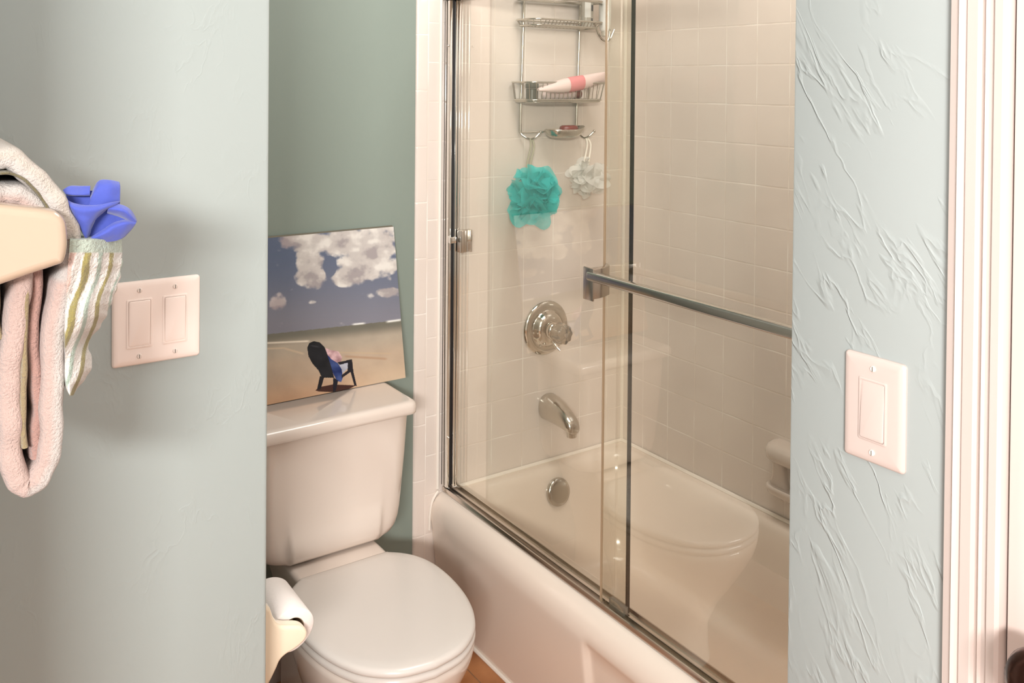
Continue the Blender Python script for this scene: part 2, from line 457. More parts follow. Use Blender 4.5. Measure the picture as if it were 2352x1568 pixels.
# ------------------------------------------------------------------ bathtub
b = bmesh.new()
SIDE = 190
def tub_ring(fi, hi, oi, ti, z, r, recess=0.0):
    """fi front inset, hi head-end inset, oi wall-side inset, ti foot inset"""
    pts = rrect(-.7085+fi, -.004-oi, -1.506+ti, -.003-hi, r, 10, SIDE)
    out = []
    for x, y in pts:
        if recess and x < -.7085+fi+.002:
            k = smooth01((-.672-y)/.016) * smooth01((y+1.43)/.016)
            x += .011*k*recess
        out.append((x, y, z))
    return out
rings = [tub_ring(.042, 0, 0, 0, 0.0, .004, .6), tub_ring(.034, 0, 0, 0, .06, .004, 1), tub_ring(.018, 0, 0, 0, .16, .004, 1), tub_ring(.007, 0, 0, 0, .25, .004, 1),
         tub_ring(.004, 0, 0, 0, .275, .004, 1), tub_ring(.002, 0, 0, 0, .292, .004, .3), tub_ring(.002, 0, 0, 0, .302, .004, 0), tub_ring(.004, 0, 0, 0, .318, .004),
         tub_ring(.009, 0, 0, 0, .334, .004), tub_ring(.018, 0, 0, 0, .347, .004), tub_ring(.029, 0, 0, 0, .355, .004), tub_ring(.042, 0, 0, 0, .3595, .004), tub_ring(.06, .004, .004, .004, RIM, .006),
         tub_ring(.092, .022, .026, .06, RIM, .06), tub_ring(.100, .032, .034, .07, .358, .07), tub_ring(.108, .040, .042, .08, .351, .075), tub_ring(.116, .047, .048, .09, .336, .08),
         tub_ring(.124, .055, .056, .11, .30, .085), tub_ring(.134, .070, .064, .15, .22, .09), tub_ring(.146, .090, .074, .21, .13, .10), tub_ring(.156, .104, .083, .25, .085, .105), tub_ring(.172, .122, .098, .28, .062, .10),
         tub_ring(.205, .155, .13, .32, .054, .09), tub_ring(.30, .30, .25, .50, .05, .04)]
loft(b, rings, True, True)
tub = mk('bathtub', b, TUBM, smooth=45, label='beige enamelled bathtub with a smooth apron behind the glass doors', cat='bathtub')
# overflow cover on the sloped head end
oc = at(1279, 1128, y=-.058)
b = bmesh.new(); lathe(b, [(0, .02), (.039, .02), (.0405, .0), (.0405, -.006), (.038, -.0105), (.030, -.0125), (0, -.0125)], (0, 0, 0), 'y', 40, cap=False)
bmesh.ops.rotate(b, verts=b.verts, cent=(0, 0, 0), matrix=Matrix.Rotation(math.radians(-11), 3, 'X'))
bmesh.ops.translate(b, verts=b.verts, vec=Vector(oc)+Vector((0, -.003, 0)))
mk('overflow_cover', b, DCHROME, parent=tub, smooth=50, label='round chrome overflow cover')
b = bmesh.new()
tube(b, spline([(-.66, -.0075, RIM+.001), (-.3, -.0075, RIM+.002), (-.0075, -.0075, RIM+.002)], 4), .0062, 8)
tube(b, spline([(-.0075, -.008, RIM+.002), (-.0075, -.7, RIM+.002), (-.0075, -1.5, RIM+.002)], 4), .0062, 8)
tube(b, spline([(-.682, -.003, .362), (-.692, -.003, .352), (-.702, -.003, .335), (-.708, -.003, .305), (-.7095, -.003, .26)], 6), .0035, 8)
tube(b, [(-.669, -.01, .004), (-.669, -.5, .004), (-.669, -1.5, .004)], .0055, 8)
mk('caulk_bead', b, CAULK, parent=tub, label='white caulk bead along the rim')

# ------------------------------------------------------------------ shower enclosure
enc = empty('shower_enclosure', (-.655, -.75, RIM), 'chrome framed glass sliding shower doors standing on the tub rim', 'shower door')
ZH = 1.735
b = bmesh.new()
prism(b, [(-.6685, RIM+.0005), (-.622, RIM+.0005), (-.622, RIM+.011), (-.626, RIM+.012), (-.628, RIM+.005), (-.6475, RIM+.005), (-.6485, RIM+.0125), (-.6515, RIM+.013), (-.6525, RIM+.005), (-.6635, RIM+.005), (-.6642, RIM+.0125), (-.6668, RIM+.012), (-.6685, RIM+.008)], 'y', -1.505, -.001)
mk('bottom_track', b, TRACKM, parent=enc, smooth=30)
b = bmesh.new(); box(b, -.681, -.612, -1.506, -.001, ZH, ZH+.062, bev=.006)
mk('header_rail', b, DCHROME, parent=enc, smooth=40)
b = bmesh.new(); box(b, -.672, -.6625, -.030, -.001, RIM+.018, ZH, bev=.0015); box(b, -.672, -.636, -.006, -.001, RIM+.018, ZH)
mk('wall_jamb', b, CHROME, parent=enc, smooth=40)
mk('rubber_seal', bx(-.6618, -.6560, -.028, -.006, RIM+.022, ZH), BLACKR, parent=enc, smooth=0)
b = bmesh.new(); box(b, -.6555, -.648, -.036, -.006, RIM+.018, ZH, bev=.002); box(b, -.6465, -.637, -.034, -.006, RIM+.018, ZH, bev=.002)
mk('door_stile', b, CHROME, parent=enc, smooth=40)
for v_ in (105, 1005):
    q = at(1030, v_, y=-.031)
    b = bmesh.new(); lathe(b, [(0, .001), (.0036, .001), (.0034, -.002), (.0018, -.0036), (0, -.004)], (q[0], -.031, q[2]), 'y', 14, cap=False)
    mk('jamb_screw', b, CHROME, parent=enc)
# panels: the inner one to the left, the outer one to the right
def panel(x, y0, y1, z0, z1, edge_at, edgemat, label, ew):
    o = mk('glass_panel', bx(x-.0006, x+.0006, y0, y1, z0, z1), GLASS, parent=enc, smooth=0, label=label)
    e = bx(x-ew, x+ew, edge_at-.0016, edge_at+.0016, z0, z1)
    mk('glass_edge', e, edgemat, parent=o, smooth=0)
    return o
gin = panel(-.638, -.745, -.036, RIM+.007, ZH, -.7442, GEDGE, 'inner glass panel on the left', .0046)
gout = panel(-.658, -1.500, -.679, RIM+.007, ZH, -.6802, GEDGE2, 'outer glass panel on the right carrying the towel bar', .0022)
# towel bar bracket: extruded C-shaped clip at the outer panel's free edge
b = bmesh.new()
box(b, -.7255, -.7205, -.7225, -.6895, 1.046, 1.1155, bev=.0018)             # outer flange
pts = [(-.7205, -.7000), (-.700, -.6985), (-.678, -.6965), (-.664, -.690), (-.656, -.678), (-.6505, -.678), (-.652, -.691), (-.662, -.7020), (-.684, -.7125), (-.705, -.7165), (-.7205, -.7165)]
prism(b, pts, 'z', 1.049, 1.1125, bev=.0012)
mk('bar_bracket', b, BRKM, parent=gout, smooth=35)
b = bmesh.new(); box(b, -.7275, -.7085, -1.49, -.700, 1.087, 1.108, bev=.0055, seg=4)
mk('grab_bar', b, DCHROME, parent=gout, smooth=50, label='long chrome towel bar across the outer panel')
# finger pull on the inner panel
b = bmesh.new()
box(b, -.648, -.636, -.058, -.036, 1.035, 1.098, bev=.003); box(b, -.638, -.614, -.050, -.042, 1.035, 1.098, bev=.002); box(b, -.615, -.610, -.058, -.038, 1.035, 1.098, bev=.002)
mk('finger_pull', b, NICKEL, parent=gin, smooth=40)
b = bmesh.new(); box(b, -.674, -.654, -.046, -.031, 1.062, 1.080, bev=.002)
mk('bumper', b, CHROME, parent=enc)
b = bmesh.new(); box(b, -.6535, -.6415, -.752, -.700, RIM+.0055, RIM+.026, bev=.003)
mk('panel_guide', b, ACRYL, parent=enc)

# ------------------------------------------------------------------ toilet
TX = -1.0875
toi = empty('toilet', (TX, -.38, 0), 'beige two-piece toilet with closed lid between the grey wall and the tub', 'toilet')
def tank_ring(z, hw, yf, r, bulge=0.0, yb=-.032):
    pts = rrect(TX-hw, TX+hw, yf, yb, (r, .03, .03, r), 10, 48)
    out = []
    for x, y in pts:
        if y < yf+.03:
            k = smooth01((.122-abs(x-TX))/.014)
            y -= bulge*k
        out.append((x, y, z))
    return out
b = bmesh.new()
rings = [tank_ring(.396, .10, -.20, .03, .0), tank_ring(.399, .130, -.213, .035, .003), tank_ring(.404, .150, -.220, .04, .008), tank_ring(.412, .163, -.2255, .04, .011), tank_ring(.425, .171, -.2285, .04, .012),
         tank_ring(.445, .177, -.2305, .04, .012), tank_ring(.465, .1795, -.232, .04, .009), tank_ring(.485, .181, -.2335, .04, .004), tank_ring(.505, .1825, -.235, .04, 0),
         tank_ring(.60, .1885, -.241, .04), tank_ring(.70, .193, -.246, .04)]
loft(b, rings)
mk('tank', b, CERAM, parent=toi, smooth=60)
b = bmesh.new()
def lid_ring(z, o): return [(x, y, z) for x, y in rrect(TX-.2045-o, TX+.2045+o, -.258-o, -.024, (.022+max(o, -.012), .012, .012, .022+max(o, -.012)), 10, 4)]
loft(b, [lid_ring(.698, -.012), lid_ring(.6985, -.005), lid_ring(.701, -.001), lid_ring(.707, 0), lid_ring(.716, 0), lid_ring(.723, -.002), lid_ring(.7275, -.006), lid_ring(.7295, -.011), lid_ring(.730, -.018)])
mk('tank_lid', b, CERAM, parent=toi, smooth=60)
# egg outline shared by lid, seat and bowl (half-width, y)
EGG = [(.0, -.278), (.098, -.278), (.112, -.283), (.137, -.305), (.158, -.335), (.173, -.375), (.1795, -.43), (.177, -.49), (.167, -.55), (.148, -.605), (.118, -.652), (.066, -.690), (0, -.703)]
def egg(z, scale=1.0, dy=0.0, inset=0.0, back=None):
    half = spline([(w, y, 0) for w, y in EGG], 5)
    ring = [(p.x, p.y) for p in half] + [(-p.x, p.y) for p in reversed(half[1:-1])]
    cy = -.47; out = []
    for x, y in ring:
        d = math.hypot(x, y-cy); k = (d-inset)/d*scale
        X_, Y_ = x*k, cy+(y-cy)*k+dy
        if back is not None: Y_ = min(Y_, back)
        out.append((TX+X_, Y_, z))
    return out
b = bmesh.new()
loft(b, [egg(.3845, inset=.005), egg(.386, inset=.001), egg(.390, inset=-.0005), egg(.395, inset=.0005), egg(.3985, inset=.004), egg(.4005, inset=.010), egg(.402, inset=.03), egg(.403, inset=.07)])
mk('seat_lid', b, SEATM, parent=toi, smooth=60)
b = bmesh.new()
loft(b, [egg(.366, inset=.006), egg(.3675, inset=.002), egg(.372, inset=-.001), egg(.378, inset=-.0005), egg(.3825, inset=.003), egg(.3838, inset=.008)])
mk('seat', b, SEATM, parent=toi, smooth=60)
b = bmesh.new()
loft(b, [egg(.0, .62, .05), egg(.03, .60, .05), egg(.10, .60, .05), egg(.17, .68, .035), egg(.23, .80, .02), egg(.29, .91, .008), egg(.325, .965, .002), egg(.35, .99), egg(.36, .995), egg(.3655, inset=.006), egg(.3658, inset=.05)])
# rear deck that carries the tank
def deck(z, hw, y0, y1, r=.02): return [(x, y, z) for x, y in rrect(TX-hw, TX+hw, y0, y1, r, 6, 1)]
loft(b, [deck(.0, .09, -.40, -.10), deck(.20, .085, -.40, -.09), deck(.30, .095, -.40, -.06), deck(.355, .108, -.36, -.045), deck(.385, .112, -.33, -.04), deck(.392, .110, -.325, -.042), deck(.396, .104, -.315, -.05)])
mk('bowl', b, CERAM, parent=toi, smooth=60)
# ------------------------------------------------------------------ printed canvas leaning on the tank lid
def vnoise(x, y, s):
    return np.array([mnoise.noise(Vector((a*s, c*s, 3.7))) for a, c in zip(x, y)])
YB, ZB, YT, ZT = -.0905, .7318, -.0155, 1.1185
XR, XL = -.8335, -1.3415
NX, NZ = 440, 400
SX = [XL+(XR-.345-XL)*i/40 for i in range(40)] + [XR-.345+.345*i/(NX-40-1) for i in range(NX-40)]
P3 = np.array([[(x, YB+(YT-YB)*j/(NZ-1), ZB+(ZT-ZB)*j/(NZ-1)) for x in SX] for j in range(NZ)])
D = P3 - CAM
dep = D@_w
PU = PCX + F*(D@_r)/dep; PV = PCY - F*(D@_u)/dep
def inside(poly):
    c = np.zeros(PU.shape, bool); n = len(poly)
    for i in range(n):
        x1, y1 = poly[i]; x2, y2 = poly[(i+1) % n]
        if y1 == y2: continue
        cond = ((y1 > PV) != (y2 > PV)) & (PU < (x2-x1)*(PV-y1)/(y2-y1)+x1)
        c ^= cond
    return c
def crop(pl): return [(600+x*.3061, 480+y*.3061) for x, y in pl]
def fbm(s, oct_=4, seed=0.0):
    sub = 2; a = PU[::sub, ::sub]; c = PV[::sub, ::sub]; out = np.zeros(a.shape)
    amp = 1.0
    for o in range(oct_):
        f = s*2**o
        out += amp*np.array([[mnoise.noise(Vector((p*f, q*f*1.25, seed+o*7.3))) for p, q in zip(ra, rc)] for ra, rc in zip(a, c)])
        amp *= .5
    return np.repeat(np.repeat(out, sub, 0), sub, 1)[:PU.shape[0], :PU.shape[1]]
def sm(a, b_, x):
    t = np.clip((x-a)/(b_-a), 0, 1); return t*t*(3-2*t)
def mixc(c0, c1, t): return c0*(1-t[..., None]) + np.array(c1)*t[..., None]
hor = 767 + (PU-620)*(734-767)/304.0                                   # painted horizon
img = np.zeros(PU.shape+(3,))
img[:] = (98, 107, 128)
img = mixc(img, (130, 128, 137), sm(560, 760, PV))
img = mixc(img, (88, 100, 123), .5*sm(760, 640, PU)*sm(740, 560, PV))
n1 = fbm(.016, 4, 1.0); n2 = fbm(.035, 4, 9.0)
BL = [(672, 552, 36, 22, 1.0), (720, 556, 60, 30, 1), (790, 556, 72, 36, 1.0), (862, 560, 60, 58, 1.0), (845, 600, 70, 46, 1), (712, 600, 34, 46, 1), (716, 635, 40, 30, .9), (800, 636, 46, 24, 1), (850, 622, 50, 22, 1), (892, 606, 26, 26, .8),
      (640, 694, 20, 24, .8), (893, 672, 32, 13, .8), (852, 680, 12, 9, .4), (716, 693, 11, 5, .45), (669, 664, 6, 4, .4), (888, 640, 12, 10, .3)]
fld = np.zeros(PU.shape)
for cx, cy, rx, ry, w in BL:
    q = ((PU-cx)/rx)**2 + ((PV-cy)/ry)**2
    fld = np.maximum(fld, w*np.clip(1.15-q, 0, 1)**.5)
hole = np.clip(1-((PU-758)/16)**2-((PV-612)/26)**2, 0, 1)
fld = fld - .9*hole
alpha = sm(.30, .72, fld + .42*n2)
shade = np.clip(.5+.55*n1+.35*n2 - .5*sm(0, 1, (PV-590)/70)*.4, 0, 1)
cl = mixc(mixc(np.zeros(img.shape)+np.array((164, 155, 154)), (198, 190, 184), sm(.10, .42, shade)), (226, 220, 212), sm(.45, .85, shade))
cl = mixc(cl, (168, 150, 154), .5*sm(690, 640, PU))
skym = PV < hor
img = np.where(skym[..., None], mixc(img, (0, 0, 0), np.zeros(PU.shape))*(1-alpha[..., None]) + cl*alpha[..., None], img)
sea = np.zeros(img.shape)+np.array((112, 108, 96))
dv = PV-hor
sea = mixc(sea, (174, 160, 142), sm(6, 34, dv))
sea = mixc(sea, (182, 160, 138), sm(34, 80, dv))
sea = mixc(sea, (192, 152, 120), sm(80, 170, dv))
sea = mixc(sea, (204, 182, 156), .8*sm(760, 900, PU)*sm(70, 140, dv))
sea = sea*(1+.05*n1[..., None])
img = np.where(skym[..., None], img, sea)
def line(u0, v0, u1, v1, w, c, a=1.0):
    global img
    v = v0+(PU-u0)*(v1-v0)/(u1-u0)
    t = np.clip(1-np.abs(PV-v)/w, 0, 1)*sm(u0-3, u0+8, PU)*sm(u1+3, u1-8, PU)*a
    img = mixc(img, c, t)
line(560, 790, 712, 783, 3.5, (240, 226, 206), .95)
line(600, 801, 655, 799, 3, (216, 190, 160), .7); line(650, 799, 700, 813, 4, (214, 188, 158), .7)
line(808, 745, 840, 742, 3.5, (250, 248, 240)); line(886, 739, 924, 734, 4, (250, 248, 240))
line(790, 818, 890, 824, 4, (168, 132, 104), .7); line(720, 808, 900, 812, 3, (196, 168, 136), .5)
def shape(pl, c, var=0):
    global img
    k = inside(crop(pl)); cc = np.zeros(img.shape)+np.array(c)
    if var: cc = cc + var*n2[..., None]
    img = np.where(k[..., None], cc, img)
shape([(405, 1360), (440, 1335), (530, 1315), (712, 1322), (640, 1360), (560, 1374), (430, 1368)], (62, 34, 26))
shape([(480, 1040), (520, 1058), (580, 1068), (607, 1110), (600, 1142), (560, 1152), (505, 1120)], (188, 150, 152), 90)
shape([(585, 1165), (650, 1150), (655, 1190), (610, 1232)], (176, 176, 188), 30)
shape([(345, 1040), (360, 1005), (395, 990), (440, 1000), (475, 1035), (497, 1090), (522, 1170), (548, 1265), (455, 1265), (430, 1210), (385, 1160), (355, 1105)], (24, 24, 28), 10)
shape([(495, 1092), (530, 1128), (575, 1155), (603, 1200), (614, 1260), (600, 1297), (570, 1290), (542, 1240), (515, 1150)], (42, 58, 108), 40)
shape([(572, 1150), (680, 1126), (684, 1142), (650, 1152), (590, 1168)], (24, 22, 30))
shape([(650, 1140), (682, 1134), (692, 1220), (717, 1326), (699, 1326), (670, 1222), (604, 1268), (602, 1246), (648, 1212)], (26, 22, 30))
shape([(440, 1252), (472, 1262), (446, 1352), (418, 1356)], (24, 20, 24))
shape([(540, 1262), (576, 1285), (572, 1312), (557, 1370), (538, 1370)], (22, 20, 30))
line(712, 793, 735, 797, 3.0, (92, 90, 92), .5)
LUT = np.array([lin((i, i, i))[0] for i in range(256)])
PGAIN = 1.0
colr = LUT[np.clip(img, 0, 255).astype(int)]*PGAIN
verts = P3.reshape(-1, 3); idx = np.arange(NX*NZ).reshape(NZ, NX)
quads = np.stack([idx[:-1, :-1], idx[:-1, 1:], idx[1:, 1:], idx[1:, :-1]], -1).reshape(-1, 4)
th = np.array([0, .0115, .0022])
border = np.concatenate([idx[0, :], idx[1:, -1], idx[-1, -2::-1], idx[-2:0:-1, 0]])
nb = len(border)
back = verts[border]+th
nv = len(verts)
side = [(int(border[i]), nv+i, nv+(i+1) % nb, int(border[(i+1) % nb])) for i in range(nb)]
off = np.array([(XL+XR)/2, YB, ZB])
me = bpy.data.meshes.new('canvas_picture')
me.from_pydata(np.concatenate([verts, back])-off, [], [tuple(int(k) for k in q) for q in quads]+side+[tuple(range(nv+nb-1, nv-1, -1))])
ca = me.color_attributes.new('Col', 'FLOAT_COLOR', 'POINT')
cv = np.ones((nv+nb, 4)); cv[:nv, :3] = colr.reshape(-1, 3); cv[nv:, :3] = .2
ca.data.foreach_set('color', cv.ravel())
me.materials.append(CANVASM); me.materials.append(CANVEDGE)
for i in range(len(quads), len(me.polygons)): me.polygons[i].material_index = 1
o = bpy.data.objects.new('canvas_picture', me); o.location = off; COL.objects.link(o)
tag(o, 'unframed beach picture with clouds and a dark chair leaning on the toilet tank', 'picture')

# ------------------------------------------------------------------ toilet paper holder and roll
tph = empty('paper_holder', (-1.487, -.71, .60), 'bone ceramic toilet paper holder on the wall beside the toilet', 'toilet paper holder')
def post_poly(cx, cz, r, wx, zt, zb, k=1.0):
    up = spline([(wx, zt, 0), (wx+(cx-wx)*.18, cz+(zt-cz)*.62, 0), (wx+(cx-wx)*.42, cz+r*1.18, 0), (cx-.01, cz+r*1.02, 0)], 6)
    arc = [(cx+r*math.cos(a), cz+r*math.sin(a), 0) for a in [PI/2-PI*i/14 for i in range(1, 14)]]
    dn = spline([(cx-.01, cz-r*1.02, 0), (wx+(cx-wx)*.5, cz-r*1.35, 0), (wx+(cx-wx)*.2, cz-(cz-zb)*.66, 0), (wx, zb, 0)], 6)
    return [(p[0], p[1]) for p in up]+[(p[0], p[1]) for p in arc]+[(p[0], p[1]) for p in dn]
YP = -.803
ol = spline([(622, 1398, 0), (630, 1420, 0), (641, 1434, 0), (656, 1438, 0), (688, 1438, 0), (702, 1444, 0), (707, 1455, 0), (703, 1469, 0), (690, 1483, 0), (672, 1496, 0), (656, 1506, 0), (644, 1519, 0), (636, 1537, 0), (622, 1566, 0)], 5)
pp = [(-1.487, at(622, 1398, y=YP)[2]+.045)]+[(lambda q: (q[0], q[2]))(at(p.x, p.y, y=YP)) for p in ol]+[(-1.487, at(622, 1566, y=YP)[2]-.06)]
for y in (YP, -.652):
    b = soft_prism(pp, y, y+.024, .006)
    mk('post', b, BONE, parent=tph, smooth=50)
b = bmesh.new(); tube(b, [(-1.402, -.785, .606), (-1.402, -.66, .606)], .010, 16)
mk('roller', b, BONE, parent=tph)
roll = empty('toilet_paper_roll', (-1.399, -.715, .568), 'partly used white toilet paper roll hanging on the ceramic holder', 'toilet paper')
b = bmesh.new()
prof = [(.0195, -.774), (.034, -.774), (.0355, -.7725), (.0355, -.6625), (.034, -.661), (.0195, -.661), (.0195, -.774)]
rings = []
for r_, h in prof:
    rings.append([(-1.399+(r_+(.0012*math.sin(a*3+1) if r_ > .03 else 0))*math.cos(a), h, .603+(r_+(.0012*math.sin(a*3+1) if r_ > .03 else 0))*math.sin(a)) for a in [2*PI*i/56 for i in range(56)]])
loft(b, rings, False, False)
mk('paper', b, PAPER, parent=roll, smooth=50)
b = bmesh.new()
rings = [[(-1.399+r_*math.cos(a), h, .603+r_*math.sin(a)) for a in [2*PI*i/40 for i in range(40)]] for r_, h in [(.0193, -.773), (.0193, -.662), (.0184, -.662), (.0184, -.773), (.0193, -.773)]]
loft(b, rings, False, False)
mk('cardboard_core', b, CARD, parent=roll, smooth=50)

# ------------------------------------------------------------------ light switches
def plate_mesh(cx, cz, w, h, holes):
    """plate in local (a, b) coordinates, thickness towards +t"""
    return None
def switch(root, A, w, h, n, tilt, PLATEM=PLATEM):
    """A maps (across, up, out) to world; builds plate, rockers and screws around the plate centre"""
    b = bmesh.new()
    def R(iw, o): return [A(x, y, o) for x, y in rrect(-w/2+iw, w/2-iw, -h/2+iw, h/2-iw, max(.0045-iw, .001), 5, 1)]
    loft(b, [R(0, 0), R(0, .0022), R(.0012, .0042), R(.003, .0052), R(.008, .0058), R(.02, .0058)])
    mk('cover_plate', b, PLATEM, parent=root, smooth=30)
    cs = [0] if n == 1 else [-.0232, .0232]
    for c in cs:
        b = bmesh.new()
        def Q(iw, o, t=0): return [A(c+x, y, o+t*y) for x, y in rrect(-.0166+iw, .0166-iw, -.0333+iw, .0333-iw, .002, 4, 1)]
        loft(b, [Q(0, .0056), Q(0, .0066), Q(.0008, .0070), Q(.0022, .0070), Q(.0024, .0050)], False, False)
        mk('rocker_frame', b, PLATEM, parent=root, smooth=30)
        b = bmesh.new()
        loft(b, [Q(.0028, .0048), Q(.0028, .0066, tilt), Q(.0034, .0074, tilt), Q(.0052, .0078, tilt)])
        mk('rocker', b, PLATEM, parent=root, smooth=30)
        for s in (-1, 1):
            b = bmesh.new()
            Z = lambda r_, o: [A(c+r_*math.cos(a), s*.0445+r_*math.sin(a), o) for a in [2*PI*i/18 for i in range(18)]]
            loft(b, [Z(.0033, .005), Z(.0033, .0066), Z(.0026, .0074)])
            sl = [A(c+dx, s*.0445+dy, .00746) for dx, dy in ((-.00045, -.0026), (.00045, -.0026), (.00045, .0026), (-.00045, .0026))]
            f = b.faces.new([b.verts.new(p) for p in sl]); f.material_index = 1
            mk('screw', b, [SCREWM, DARKJ], parent=root, smooth=30)
sw = empty('light_switch', (-1.6443, -.9, 1.1762), 'double rocker light switch with almond cover plate on the left wall', 'light switch', None)
switch(sw, lambda a, b_, o: (-1.6443+a, -.9-o, 1.1762+b_), .1145, .1135, 2, .03)
sw2 = empty('light_switch', (-1.08, -1.6215, 1.1602), 'single rocker light switch with almond cover plate on the right wall', 'light switch', None)
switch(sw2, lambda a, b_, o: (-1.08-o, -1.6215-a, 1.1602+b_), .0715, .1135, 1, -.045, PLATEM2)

# ------------------------------------------------------------------ shower valve, spout
val = empty('shower_valve', (-.3118, 0, .7672), 'round chrome shower valve with a clear fluted knob on the tiled wall', 'shower valve')
vx, vz = -.3115, .7672
b = bmesh.new(); lathe(b, [(.080, -.0), (.0815, -.004), (.079, -.008), (.072, -.011), (.060, -.0135), (.056, -.013), (.053, -.0155), (.050, -.022), (.044, -.029), (.036, -.034), (0, -.035)], (vx, 0, vz), 'y', 64, cap=False)
mk('escutcheon', b, VALVEM, parent=val, smooth=40)
b = bmesh.new(); lathe(b, [(.026, -.03), (.026, -.048), (.023, -.052), (.020, -.054), (.020, -.066), (0, -.066)], (vx, 0, vz), 'y', 40, cap=False)
mk('sleeve', b, VALVEM, parent=val, smooth=40)
b = bmesh.new()
rings = []
for r_, h in [(.022, -.058), (.0275, -.061), (.0295, -.068), (.0295, -.090), (.028, -.097), (.022, -.102), (.010, -.103)]:
    rings.append([(vx+(r_*(1+.055*math.cos(9*a)))*math.cos(a), h, vz+(r_*(1+.055*math.cos(9*a)))*math.sin(a)) for a in [2*PI*i/108 for i in range(108)]])
loft(b, rings)
mk('knob', b, ACRYL, parent=val, smooth=50, label='clear fluted acrylic knob')
b = bmesh.new(); tube(b, [(vx+.004, -.026, vz-.030), (vx+.010, -.040, vz-.048), (vx+.018, -.052, vz-.060)], [.005, .0055, .004], 10)
mk('diverter_lever', b, CHROME, parent=val)
b = bmesh.new(); lathe(b, [(0, -.101), (.0065, -.101), (.0065, -.1045), (0, -.1045)], (vx, 0, vz), 'y', 16, cap=False)
mk('knob_screw', b, CHROME, parent=val)

sx, sz = -.2995, .527
b = bmesh.new()
rings = []
for t, cz, rx, rz in [(0.0, 0, .0345, .0385), (-.004, 0, .0355, .0395), (-.03, -.001, .034, .038), (-.06, -.005, .0315, .034), (-.09, -.012, .028, .029), (-.112, -.019, .025, .025), (-.126, -.025, .022, .021), (-.134, -.030, .017, .015), (-.137, -.033, .008, .008)]:
    rings.append([(sx+rx*math.copysign(abs(math.cos(a))**.85, math.cos(a)), t, sz+cz+rz*math.copysign(abs(math.sin(a))**.85, math.sin(a))) for a in [2*PI*i/40 for i in range(40)]])
loft(b, rings)
tube(b, [(sx, -.118, sz-.035), (sx, -.119, sz-.056)], [.0165, .0150], 24)
mk('tub_spout', b, DCHROME, smooth=50, label='chrome tub spout on the tiled wall below the valve', cat='tub spout')

# ------------------------------------------------------------------ ceramic soap dish on the long tiled wall
b = bmesh.new()
cy = -.693
def sd(z, hy, dep, r): return [(x, y, z) for x, y in rrect(-dep, .0, cy-hy, cy+hy, (.001, .001, r, r), 8, 2)]
loft(b, [sd(.424, .072, .022, .02), sd(.428, .078, .036, .03), sd(.440, .081, .050, .034), sd(.452, .081, .055, .034), sd(.458, .080, .055, .034), sd(.4605, .077, .052, .032), sd(.4585, .071, .046, .03), sd(.4555, .066, .042, .026)], True, True)
mk_dish = b
for s in (-1, 1):
    rr = []
    for z, hy, dep in [(.452, .030, .030), (.47, .024, .034), (.485, .020, .034), (.505, .018, .036), (.525, .018, .040), (.54, .019, .046)]:
        c0 = cy+s*.046
        rr.append([(x, y, z) for x, y in rrect(-dep, 0, c0-hy, c0+hy, (.001, .001, .012, .012), 6, 1)])
    loft(b, rr)
loft(b, [sd(.452, .070, .014, .006), sd(.54, .070, .014, .006)])
loft(b, [sd(.523, .070, .042, .03), sd(.526, .076, .052, .034), sd(.534, .080, .059, .036), sd(.546, .081, .061, .036), sd(.558, .080, .059, .036), sd(.566, .076, .053, .034), sd(.570, .070, .042, .03), sd(.571, .06, .03, .02)])
mk('soap_dish', b, CERAM, smooth=55, base=(0, cy, .424), label='beige ceramic soap dish with grab bar on the long tiled wall', cat='soap dish')

# ------------------------------------------------------------------ shower caddy
cad = empty('shower_caddy', (-.302, -.012, 1.335), 'chrome wire shower caddy with two baskets hanging on the tiled wall', 'shower caddy')
WR = .0029
def rodp(top, bot): return [tuple(top), tuple(bot)]
YR = -.008
lt, lb = (-.4005, YR, 1.95), (-.4165, YR, 1.362)
rt, rb = (-.1865, YR, 1.95), (-.2055, YR, 1.375)
for p, q in ((lt, lb), (rt, rb)):
    b = bmesh.new(); tube(b, [p, q], .0045, 10); mk('rod', b, WIREM, parent=cad)
# shelves: rim wires, floor wires and uprights
def wire_basket(name, x0, x1, y0, y1, zb, zt, flare, nup, nfl, solid=False):
    b = bmesh.new()
    def loop(z, ins): return [Vector((x, y, z)) for x, y in rrect(x0+ins, x1-ins, y0+ins, y1, (.035, .008, .008, .035), 6, 1)]
    top, bot = loop(zt, 0), loop(zb, flare)
    tube(b, top+[top[0]], WR, 8, False); tube(b, bot+[bot[0]], WR, 8, False)
    for k in range(nup):
        t = k/nup*len(top); i = int(t); j = (i+1) % len(top); f = t-i
        tube(b, [top[i].lerp(top[j], f), bot[i].lerp(bot[j], f)], .0014, 6)
    # uprights spread along the long front side
    for k in range(1, nfl):
        x = x0+.03+(x1-x0-.06)*k/nfl
        tube(b, [(x, y0, zt), (x, y0+flare, zb), (x, y1, zb)], .0014, 6)
    o = mk(name, b, WIREM, parent=cad, smooth=60)
    if solid:
        p = bmesh.new(); loft(p, [[(v.x, v.y, zb-.009) for v in loop(0, flare+.006)], [(v.x, v.y, zb-.006) for v in loop(0, flare+.001)], [(v.x, v.y, zb-.002) for v in loop(0, flare+.002)]])
        mk('basket_tray', p, WIREM, parent=o, smooth=50)
    return o
wire_basket('upper_shelf', -.438, -.168, -.105, -.012, 1.676, 1.692, .012, 12, 16)
wire_basket('upper_rail', -.438, -.168, -.105, -.012, 1.752, 1.755, .001, 4, 2)
wire_basket('lower_basket', -.452, -.158, -.108, -.012, 1.459, 1.510, .008, 12, 15, True)
